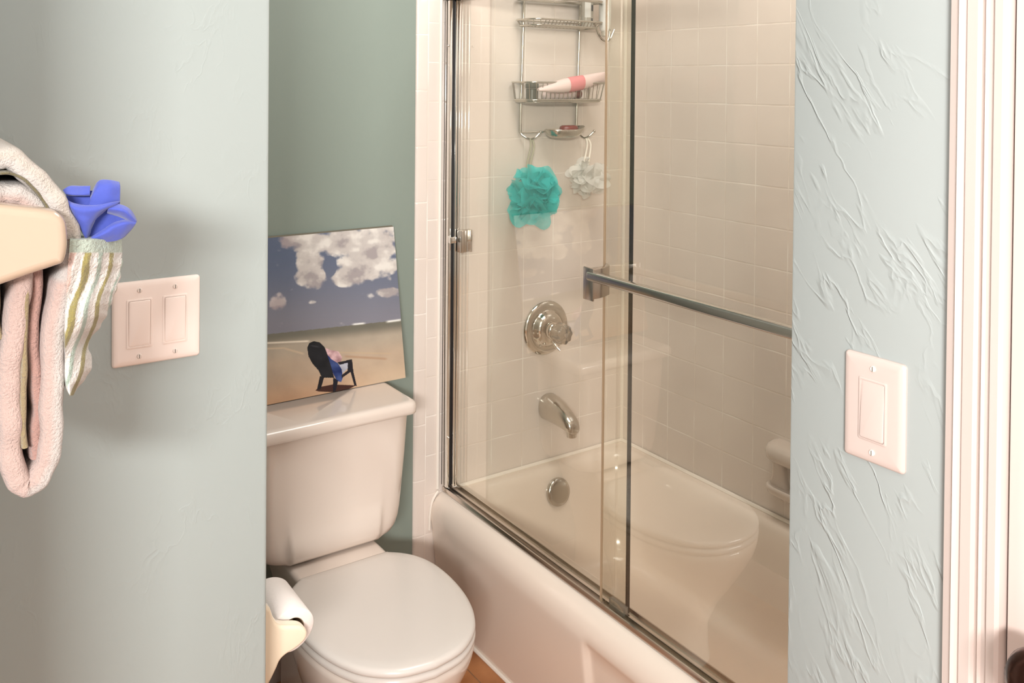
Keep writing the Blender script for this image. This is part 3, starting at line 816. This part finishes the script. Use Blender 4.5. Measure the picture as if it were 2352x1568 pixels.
# soap holder on a cross wire with two hooks
b = bmesh.new()
tube(b, spline([(-.4165, YR, 1.362), (-.38, YR-.002, 1.362), (-.345, -.014, 1.362), (-.335, -.03, 1.366)], 5), WR, 8)
mk('cross_wire', b, WIREM, parent=cad)
b = bmesh.new()
tube(b, spline([(-.2055, YR, 1.375), (-.215, YR-.004, 1.373), (-.23, -.02, 1.372)], 4), WR, 8)
mk('cross_wire', b, WIREM, parent=cad)
b = bmesh.new()
def dish_ring(z, k):
    out = []
    for i in range(40):
        a = 2*PI*i/40
        out.append((-.288+.068*k*math.cos(a), -.058+.042*k*math.sin(a), z+.010*k*max(0, math.cos(a))**2))
    return out
loft(b, [dish_ring(1.346, .62), dish_ring(1.349, .82), dish_ring(1.358, .95), dish_ring(1.370, 1.02), dish_ring(1.3715, 1.0), dish_ring(1.360, .91), dish_ring(1.3515, .78), dish_ring(1.350, .5)])
mk('soap_holder', b, WIREM, parent=cad, smooth=50)
b = bmesh.new(); tube(b, spline([(-.4165, YR, 1.364), (-.413, -.014, 1.354), (-.401, -.030, 1.344), (-.391, -.045, 1.347), (-.380, -.052, 1.359), (-.376, -.054, 1.363)], 6), WR, 8)
bmesh.ops.create_icosphere(b, subdivisions=2, radius=.0046, matrix=Matrix.Translation((-.376, -.054, 1.3635)))
mk('hook', b, WIREM, parent=cad)
b = bmesh.new(); tube(b, spline([(-.2055, YR, 1.376), (-.200, -.014, 1.356), (-.1945, -.030, 1.342), (-.186, -.044, 1.346), (-.175, -.052, 1.3585), (-.1715, -.054, 1.362)], 6), WR, 8)
bmesh.ops.create_icosphere(b, subdivisions=2, radius=.0046, matrix=Matrix.Translation((-.1715, -.054, 1.3625)))
mk('hook', b, WIREM, parent=cad)
b = bmesh.new()
tube(b, spline([(-.168, -.05, 1.690), (-.163, -.052, 1.672), (-.150, -.056, 1.648), (-.132, -.060, 1.638), (-.117, -.060, 1.646), (-.107, -.060, 1.662), (-.100, -.060, 1.676)], 6), .0033, 8)
tube(b, spline([(-.168, -.03, 1.690), (-.14, -.03, 1.70), (-.121, -.045, 1.690), (-.119, -.06, 1.672), (-.122, -.062, 1.652), (-.127, -.061, 1.641)], 6), .0033, 8)
mk('side_hook', b, WIREM, parent=cad)

# ------------------------------------------------------------------ things on the caddy
def bottle(name, prof, base, M, n=28, flat=1.0):
    b = bmesh.new()
    rings = [[(base[0]+r_*math.cos(a), base[1]+r_*flat*math.sin(a), base[2]+h) for a in [2*PI*i/n for i in range(n)]] for r_, h in prof]
    loft(b, rings); return b
# white bottle hanging upside down beside the shelf
inv = empty('inverted_bottle', (-.148, -.074, 1.668), 'white bottle standing upside down in the ring at the right end of the caddy', 'bottle')
b = bottle('b', [(.010, .0), (.0135, .004), (.0172, .014), (.0192, .03), (.0195, .06), (.0195, .17), (.018, .18), (.010, .186)], (-.150, -.074, 1.666), WHITEP, flat=.9)
mk('bottle_body', b, WHITEP, parent=inv, smooth=50)
b = bottle('b', [(.0085, -.014), (.0105, -.012), (.0110, -.001), (.0095, .002)], (-.150, -.074, 1.666), CLEARP)
mk('cap', b, CLEARP, parent=inv, smooth=40)
wb = empty('pump_bottle', (-.208, -.058, 1.6795), 'clear bottle with white front on the upper caddy shelf at the top of the photo', 'bottle')
b = bottle('b', [(.018, .0), (.0195, .004), (.0195, .03), (.0195, .13), (.016, .145), (.008, .15)], (-.206, -.058, 1.6795), CLEARP, flat=.8)
mk('bottle_body', b, CLEARP, parent=wb, smooth=50)
b = bmesh.new()
for k, (a0, a1, z0, z1) in enumerate([(-2.6, -1.55, .028, .125)]):
    R_ = [[(-.206+.0199*math.cos(a0+(a1-a0)*i/12), -.058+.8*.0199*math.sin(a0+(a1-a0)*i/12)-.0003, 1.6795+z) for i in range(13)] for z in (z0, z1)]
    loft(b, R_, False, False, closed=False)
mk('bottle_sticker', b, WHITEP, parent=wb, smooth=50, normals=False)
b = bmesh.new()
for (a0, a1, z0, z1) in [(-1.45, -.95, .048, .066), (-1.45, -1.1, .018, .026), (-1.4, -1.0, .082, .10)]:
    R_ = [[(-.206+.0200*math.cos(a0+(a1-a0)*i/6), -.058+.8*.0200*math.sin(a0+(a1-a0)*i/6)-.0003, 1.6795+z) for i in range(7)] for z in (z0, z1)]
    b = bmesh.new(); loft(b, R_, False, False, closed=False)
    mk('bottle_print', b, LABELM, parent=wb, smooth=50, normals=False)
# pink squeeze tube lying across the lower basket
def pk(u, v, y): return Vector(at(u, v, y=y))
ax = [pk(1236, 206, -.100), pk(1256, 203, -.101), pk(1282, 199, -.102), pk(1310, 194, -.102), pk(1340, 189, -.100), pk(1368, 183, -.097), pk(1394, 177, -.094)]
hh = [.004, .011, .0185, .0225, .0225, .0215, .0185]; dd = [.006, .013, .017, .018, .016, .011, .0025]
def tube_rings(i0, i1, grow=0.0, ax=None, hh=None, dd=None):
    P = spline(ax, 8); H = spline([(h, d, 0) for h, d in zip(hh, dd)], 8)
    rings = []
    for i in range(i0, i1):
        t = (P[min(i+1, len(P)-1)]-P[max(i-1, 0)]).normalized()
        up = Vector((0, -.35, 1)); up = (up-t*up.dot(t)).normalized(); sd_ = t.cross(up)
        rings.append([P[i]+up*(H[i].x+grow)*math.sin(a)+sd_*(H[i].y+grow)*math.cos(a) for a in [2*PI*k/28 for k in range(28)]])
    return rings
tb = empty('squeeze_tube', tuple(pk(1310, 226, -.07)), 'pale pink squeeze tube with a rose band lying across the lower caddy basket', 'tube')
b = bmesh.new(); loft(b, tube_rings(0, 49, 0, ax, hh, dd)); mk('tube_body', b, PINK, parent=tb, smooth=60)
b = bmesh.new(); loft(b, tube_rings(22, 32, .0006, ax, hh, dd), False, False); mk('printed_band', b, ROSE, parent=tb, smooth=60, label='rose pink band')
ax2 = [pk(1246, 221, -.062), pk(1254, 221, -.062), pk(1280, 219, -.062), pk(1308, 217, -.062), pk(1318, 216.5, -.062)]
h2_ = [.008, .0150, .0165, .0165, .012]; d2_ = [.008, .015, .0165, .0165, .012]
pb = empty('lotion_bottle', tuple(pk(1285, 236, -.062)), 'pink bottle with dark red cap lying behind the wires under the squeeze tube', 'bottle')
b = bmesh.new(); loft(b, tube_rings(0, 33, 0, ax2, h2_, d2_)); mk('bottle_body', b, PINK, parent=pb, smooth=60)
ax3 = [pk(1318, 216.5, -.062), pk(1320, 216.4, -.062), pk(1330, 216, -.062), pk(1332, 216, -.062)]
b = bmesh.new(); loft(b, tube_rings(0, 25, 0, ax3, [.012, .0135, .0135, .011], [.012, .0135, .0135, .011])); mk('cap', b, REDSOAP, parent=pb, smooth=60, label='dark red cap')
# small dark jar
jc = at(1222, 212, y=-.07)
jar = empty('jar', (jc[0], -.07, 1.4595), 'small dark grey jar behind the wires at the left of the lower basket', 'jar')
b = bottle('b', [(.016, 0), (.018, .002), (.018, .030), (.016, .032)], (jc[0], -.07, 1.4595), DARKJ); mk('jar_body', b, DARKJ, parent=jar, smooth=40)
b = bottle('b', [(.0185, .0325), (.0192, .034), (.0192, .046), (.017, .048)], (jc[0], -.07, 1.4595), NICKEL); mk('lid', b, DARKJ, parent=jar, smooth=40)
# soap bar in the wire holder
b = bmesh.new(); loft(b, [[(-.276+.032*k*math.cos(a), -.062+.022*k*math.sin(a), z) for a in [2*PI*i/28 for i in range(28)]] for z, k in ((1.3525, .8), (1.358, .97), (1.370, 1.0), (1.379, .95), (1.3825, .75))])
mk('soap_bar', b, REDSOAP, smooth=60, label='dark red bar of soap in the chrome dish under the caddy', cat='soap')

# ------------------------------------------------------------------ bath puffs
def puff(name, c, R, mat_, cord_pts, cord_mat, cr, label, seed, n=30):
    rnd = random.Random(seed)
    root = empty(name, (c[0], c[1], c[2]-R[2]), label, 'bath puff', None)
    b = bmesh.new(); lobes = []
    for k in range(n):
        d = Vector((rnd.gauss(0, 1), rnd.gauss(0, 1)-.35, rnd.gauss(0, 1))).normalized()
        lobes.append(d)
    for k, d in enumerate(lobes):
        t = d.orthogonal().normalized(); s = d.cross(t)
        rot = rnd.uniform(0, 2*PI); t, s = t*math.cos(rot)+s*math.sin(rot), s*math.cos(rot)-t*math.sin(rot)
        nl = rnd.choice((4, 5, 6)); ph = rnd.uniform(0, 6.28); size = rnd.uniform(.44, .62); ext = rnd.choice((.86, .94, 1.0, 1.05, 1.16)); cup = rnd.uniform(.02, .22); wv = rnd.uniform(.09, .17)
        base = d*rnd.uniform(.34, .58)
        NR, NA = 7, 34
        rings = []
        for i in range(NR+1):
            q = i/NR; ring = []
            for j in range(NA):
                a = 2*PI*j/NA
                rad = size*q*(1+.16*math.sin(3*a+ph*2))
                hgt = cup*q*q + wv*q*q*math.sin(nl*a+ph)
                p = base+(t*math.cos(a)+s*math.sin(a))*rad+d*hgt
                nn = mnoise.noise(p*2.2+Vector((seed, k, 0)))
                p = p*(1+.12*nn)
                L = p.length
                if L > .95*ext: p = p/L*(.95*ext+(L-.95*ext)*.25)
                y_ = c[1]+R[1]*p.y
                ring.append((c[0]+R[0]*p.x, min(y_, -.008), c[2]+R[2]*p.z))
            rings.append(ring)
        loft(b, rings, False, False)
    mk('netting', b, mat_, parent=root, smooth=180, doubles=False, normals=False)
    b = bmesh.new()
    for pts in cord_pts: tube(b, spline(pts, 6), cr, 8)
    mk('cord', b, cord_mat, parent=root)
    return root
c1 = Vector(at(1224, 447, y=-.085))
h1 = (-.398, -.035, 1.346)
puff('bath_puff', c1, (.102, .076, .098), TEAL, [[h1, (h1[0]-.002, -.04, 1.32), (c1.x-.008, -.065, c1.z+.075), (c1.x, -.08, c1.z+.03)], [(h1[0]+.003, -.037, 1.346), (h1[0]+.006, -.045, 1.32), (c1.x-.002, -.07, c1.z+.075), (c1.x, -.08, c1.z+.03)]], CORDT, .0034,
     'teal mesh bath puff hanging from the left hook of the caddy', 3, 24)
c2 = Vector(at(1353, 409, y=-.075))
h2 = (-.190, -.036, 1.343)
puff('bath_puff', c2, (.079, .060, .068), WHITEN, [[h2, (h2[0]-.001, -.045, 1.32), (c2.x-.006, -.06, c2.z+.045), (c2.x, -.07, c2.z+.01)], [(h2[0]+.003, -.038, 1.343), (h2[0]+.011, -.047, 1.32), (c2.x+.008, -.062, c2.z+.045), (c2.x, -.07, c2.z+.01)]], CORDW, .0030,
     'white mesh bath puff hanging from the right hook of the caddy', 11, 16)

# ------------------------------------------------------------------ ceramic towel bar, towel, washcloth, scrunchie
tw = empty('towel_bar', (-1.945, -1.2, 1.36), 'bone ceramic towel bar post with a rounded end at the left edge of the photo', 'towel bar')
YF = -1.364
def img_poly(pts, y): return [(lambda q: (q[0], q[2]))(at(u, v, y=y)) for u, v in pts]
outline = spline([(0, 470, 0), (60, 477, 0), (110, 483, 0), (136, 491, 0), (152, 510, 0), (157, 545, 0), (155, 580, 0), (146, 604, 0), (124, 614, 0), (70, 632, 0), (0, 657, 0)], 5)
poly = img_poly([(p.x, p.y) for p in outline], YF)
poly = [(-1.945, 1.425)]+[(-1.915, 1.405)]+poly+[(-1.915, 1.305)]+[(-1.945, 1.275)]
for y0 in (YF, -.985):
    b = soft_prism(poly, y0, y0+.030, .0075)
    o = mk('post', b, BONE2, parent=tw, smooth=60)
    for f_ in o.data.polygons: f_.use_smooth = len(f_.vertices) == 4
b = bmesh.new(); tube(b, [(-1.852, YF+.025, 1.372), (-1.852, -.975, 1.372)], .011, 20)
mk('bar', b, BONE2, parent=tw)

YTW = -1.331
def set_cols(o, cols, gain=.54):
    ca_ = o.data.color_attributes.new('Col', 'FLOAT_COLOR', 'POINT')
    arr = np.ones((len(cols), 4)); arr[:, :3] = np.array(cols)*gain
    ca_.data.foreach_set('color', arr.ravel())
def band(b, cl, px, y0, y1, colfn, cols, per=6, amp=.0022, seed=0):
    """cloth layer: a centre line in photo pixels on the plane y0, given thickness, extruded away from the camera with a soft rounded edge"""
    C2 = spline([(u, v, 0) for u, v in cl], per)
    Q = [Vector(at(p.x, p.y, y=y0)) for p in C2]
    sc = .785/F
    n = len(Q); T = []
    for i in range(n):
        t = (Q[min(i+1, n-1)]-Q[max(i-1, 0)]); t.y = 0; T.append(t.normalized())
    NP = 16
    rows = []
    ys = [(0.0, .30), (.0012, .62), (.004, .85), (.009, .97), (.016, 1.0), (.05, 1.0), (.12, 1.0), (y1-y0, 1.0)]
    # closed slab: for every depth row build a ring around the layer section
    for (dy, k) in ys:
        ring = []; rc = []
        left = []; right = []
        for i in range(n):
            th = px*sc/2*k
            th *= (1+.10*mnoise.noise(Vector((i*.35, seed, dy*20))))
            nr = Vector((-T[i].z, 0, T[i].x))
            wob = amp*mnoise.noise(Vector((i*.22+seed*3, dy*14, 1.7)))
            c_ = Q[i]+Vector((0, dy, 0))+nr*wob+Vector((0, .004*mnoise.noise(Vector((i*.3, seed, 5)))*(1 if dy < .02 else 0), 0))
            left.append((c_+nr*th, colfn(i/(n-1), 1))); right.append((c_-nr*th, colfn(i/(n-1), -1)))
        # rounded ends
        seq = left+list(reversed(right))
        rows.append([b.verts.new(p) for p, _ in seq]); cols += [c for _, c in seq]
    m_ = len(rows[0])
    for a, c_ in zip(rows[:-1], rows[1:]):
        for i in range(m_): b.faces.new((a[i], a[(i+1) % m_], c_[(i+1) % m_], c_[i]))
    # front edge: strip between the two sides
    r0 = rows[0]
    for i in range(n-1): b.faces.new((r0[i], r0[m_-1-i], r0[m_-2-i], r0[i+1]))
    r1 = rows[-1]
    for i in range(n-1): b.faces.new((r1[i], r1[i+1], r1[m_-2-i], r1[m_-1-i]))
WH, PK, DP, OL, TN, CR = lin((252, 240, 232)), lin((250, 216, 204)), lin((226, 176, 162)), lin((140, 126, 84)), lin((196, 172, 128)), lin((248, 234, 220))  # DP: pink deepened to carry the shade of the recessed folds
b = bmesh.new(); cols = []
def cA(t, s):
    if t < .42: return CR if s > 0 else WH
    if t < .70: return WH if s > 0 else PK
    return PK
band(b, [(-95, 640), (-88, 520), (-62, 425), (-22, 378), (22, 366), (70, 396), (114, 446), (146, 500), (166, 555), (166, 610), (146, 680), (130, 760), (124, 860), (122, 960), (118, 1035), (100, 1090), (66, 1126), (40, 1108), (27, 1040), (24, 940), (28, 840), (40, 740), (48, 660), (46, 560)], 50, YTW, -1.04, cA, cols, seed=1)
band(b, [(-60, 560), (-48, 500), (-10, 452), (40, 448), (86, 478), (116, 520), (126, 570)], 50, YTW+.003, -1.05, lambda t, s: WH if s > 0 else PK, cols, seed=2)
band(b, [(-22, 402), (20, 398), (60, 416), (96, 456), (122, 502), (132, 548)], 9, YTW-.001, -1.06, lambda t, s: OL, cols, seed=3, amp=.0004)
band(b, [(62, 560), (60, 700), (57, 800), (55, 900), (54, 980), (58, 1030)], 17, YTW+.002, -1.07, lambda t, s: TN, cols, seed=4, amp=.001)
band(b, [(84, 560), (86, 660), (78, 760), (80, 850), (90, 930), (82, 1000), (84, 1055)], 30, YTW+.012, -1.08, lambda t, s: DP, cols, seed=5)
band(b, [(-10, 620), (-12, 720), (-2, 780)], 24, YTW+.01, -1.08, lambda t, s: TN, cols, seed=6)
band(b, [(-30, 470), (0, 468), (35, 472), (66, 486)], 22, YTW+.006, -1.08, lambda t, s: DP, cols, seed=8)
o = mk('hand_towel', b, TOWELM, smooth=70, doubles=False, label='folded pink and white terry towel draped over the bone ceramic bar', cat='towel')
set_cols(o, cols)

# washcloth
rowsLR = [(550, 161, 279), (558, 160, 280), (575, 159, 281), (600, 157, 282), (640, 154, 276), (680, 152, 262), (720, 150, 247), (750, 150, 231), (770, 150, 214), (785, 150, 202), (800, 150, 204), (830, 150, 213), (855, 150, 207), (880, 152, 188), (900, 156, 172), (908, 160, 166)]
vs = np.array([r_[0] for r_ in rowsLR]); Ls = np.array([r_[1] for r_ in rowsLR]); Rs = np.array([r_[2] for r_ in rowsLR])
b = bmesh.new(); cols = []
HEM, OLV, GRN, WHT, PKS = lin((206, 218, 202)), lin((172, 158, 92)), lin((190, 206, 190)), lin((252, 244, 236)), lin((240, 204, 190))
def wcol(u, v):
    if v < 581: return HEM
    q = u+.28*(v-590)+3.5*math.sin(v*.06+u*.02)
    for c0, w, c_ in ((168, 14, PKS), (204, 16, OLV), (233, 9, GRN), (257, 9, OLV), (283, 5, GRN), (296, 8, OLV)):
        if abs(q-c0) < w/2: return c_
    return WHT
NF = 60
rings = []
for v in np.concatenate([np.linspace(550, 582, 9), np.linspace(586, 908, 70)]):
    L, Rr = np.interp(v, vs, Ls), np.interp(v, vs, Rs)
    if v > 582: Rr += 1.5*math.sin(v*.21)
    ring = []
    for k in range(NF+1):
        s = k/NF; u = L+(Rr-L)*s
        rib = .0013*math.sin((u+.28*(v-590))*2*PI/28) if v > 582 else 0
        y = -1.338+.050*s**2.2 - rib - .0055*math.sin(v*.035+s*3)*smooth01((v-590)/60)
        y += .003*mnoise.noise(Vector((u*.03, v*.03, 2)))
        ring.append(tuple(at(u, v, y=y))); cols.append(wcol(u, v))
    for k in range(1, 13):
        s = 1-k/13; u = L+(Rr-L)*s
        ring.append(tuple(Vector(at(u, v, y=-1.338+.050*s**2.2))+Vector((0, .020+.03*math.sin(PI*k/13), 0)))); cols.append(WHT if v > 582 else HEM)
    rings.append(ring)
loft(b, rings)
o = mk('washcloth', b, WASHM, smooth=80, doubles=False, label='striped white, olive and pale green washcloth hanging beside the folded towel', cat='washcloth')
set_cols(o, cols, .66)

# scrunchie: a ruffled fabric loop resting on the washcloth hem
def sheet(b, edges, yb=-1.315, n=14, th=.0016):
    """cloth fold lofted through several edge lines given as (u, v, depth offset in mm); closed into a thin slab"""
    E = []
    for e in edges:
        P = spline([Vector(q) for q in e], 8); m_ = len(P)-1
        E.append([P[min(int(round(i*m_/n)), m_)] for i in range(n+1)])
    rows = []
    nk = 5*(len(edges)-1)
    for i in range(n+1):
        rows.append(spline([e[i] for e in E], 5))
    front = [[Vector(at(q.x, q.y, y=yb+q.z/1000+.0012*mnoise.noise(Vector((q.x*.06, q.y*.06, 1))))) for q in r_] for r_ in rows]
    nrm = Vector((.0005, th, 0))
    for rr in front:
        pass
    rings = [r_+[p+nrm for p in reversed(r_)] for r_ in front]
    loft(b, rings)
b = bmesh.new()
# two upright loops behind, the wide swath in front, the side loop and the lower fold
sheet(b, [[(144, 436, 6), (160, 427, 9), (185, 427, 9), (207, 427, 6)], [(150, 445, 1), (165, 446, 0), (185, 447, 0), (206, 446, 2)], [(154, 449, 6), (170, 450, 6), (188, 450, 6), (207, 450, 7)]])
sheet(b, [[(150, 440, 16), (180, 438, 17), (212, 438, 16)], [(156, 470, 15), (180, 474, 15), (214, 476, 14)]])
sheet(b, [[(208, 448, 9), (225, 416, 7), (250, 413, 5), (274, 418, 8)], [(207, 458, 2), (226, 432, -1), (250, 430, -2), (276, 432, 3)], [(206, 474, 3), (228, 470, 0), (252, 470, 0), (275, 470, 4)]])
sheet(b, [[(143, 448, 4), (160, 463, -5), (190, 471, -9), (225, 471, -9), (255, 465, -6), (276, 462, 0)], [(148, 460, -1), (164, 475, -11), (190, 484, -14), (222, 483, -13), (246, 476, -9), (266, 471, -3)], [(158, 478, 0), (172, 496, -9), (190, 505, -11), (208, 503, -10), (224, 494, -7), (244, 482, -2)], [(186, 530, 0), (192, 540, -5), (198, 545, -5), (203, 535, -4), (210, 520, -2), (216, 508, 2)], [(196, 550, 4), (198, 551, 3), (200, 551, 2), (203, 545, 2), (207, 537, 3), (209, 528, 6)]])
sheet(b, [[(204, 470, 10), (240, 470, 12), (285, 480, 12)], [(196, 515, 11), (240, 512, 13), (300, 508, 12)], [(196, 548, 9), (235, 550, 11), (280, 548, 10)]])
sheet(b, [[(250, 468, 2), (278, 470, -2), (300, 482, -3), (313, 503, 2)], [(248, 478, -4), (276, 481, -9), (296, 492, -9), (314, 509, -2)], [(246, 486, 0), (270, 490, -3), (290, 500, -3), (309, 514, 0)], [(246, 490, 7), (268, 496, 7), (288, 504, 6), (306, 514, 4)]])
sheet(b, [[(314, 507, 2), (290, 505, -2), (262, 511, -4), (235, 528, -4), (208, 545, -2)], [(312, 513, -3), (290, 513, -8), (264, 520, -9), (238, 536, -8), (206, 549, -4)], [(305, 524, 0), (288, 530, -4), (266, 538, -5), (240, 546, -5), (204, 553, -2)], [(288, 543, 5), (278, 549, 2), (262, 554, 1), (240, 556, 1), (204, 555, 3)]])
mk('scrunchie', b, BLUEM, smooth=60, label='blue fabric scrunchie resting on top of the striped washcloth', cat='scrunchie')

# ------------------------------------------------------------------ light
def area(name, loc, target, sx_, sy_, energy, col):
    L = bpy.data.lights.new(name, 'AREA'); L.shape = 'RECTANGLE'; L.size = sx_; L.size_y = sy_; L.energy = energy; L.color = col
    o_ = bpy.data.objects.new(name, L); o_.location = loc
    o_.rotation_euler = (Vector(target)-Vector(loc)).to_track_quat('-Z', 'Y').to_euler(); COL.objects.link(o_); return o_
area('vanity_light', (-2.85, -3.45, 1.90), (-.6, -.5, 1.0), .62, .18, 92, (1.0, .985, .965))
area('ceiling_light', (-2.0, -2.0, 2.42), (-1.95, -1.9, 0), .8, .8, 4, (1.0, .97, .94))
area('alcove_fill', (-.72, -.85, 2.42), (-.72, -.70, 0), .7, .9, 18, (1.0, .985, .97))  # added overhead fill to brighten tub and toilet, not an actual fixture
W = bpy.data.worlds.new('world'); SC.world = W; W.use_nodes = True
W.node_tree.nodes['Background'].inputs[0].default_value = (1.0, .975, .95, 1)
W.node_tree.nodes['Background'].inputs[1].default_value = 1.05
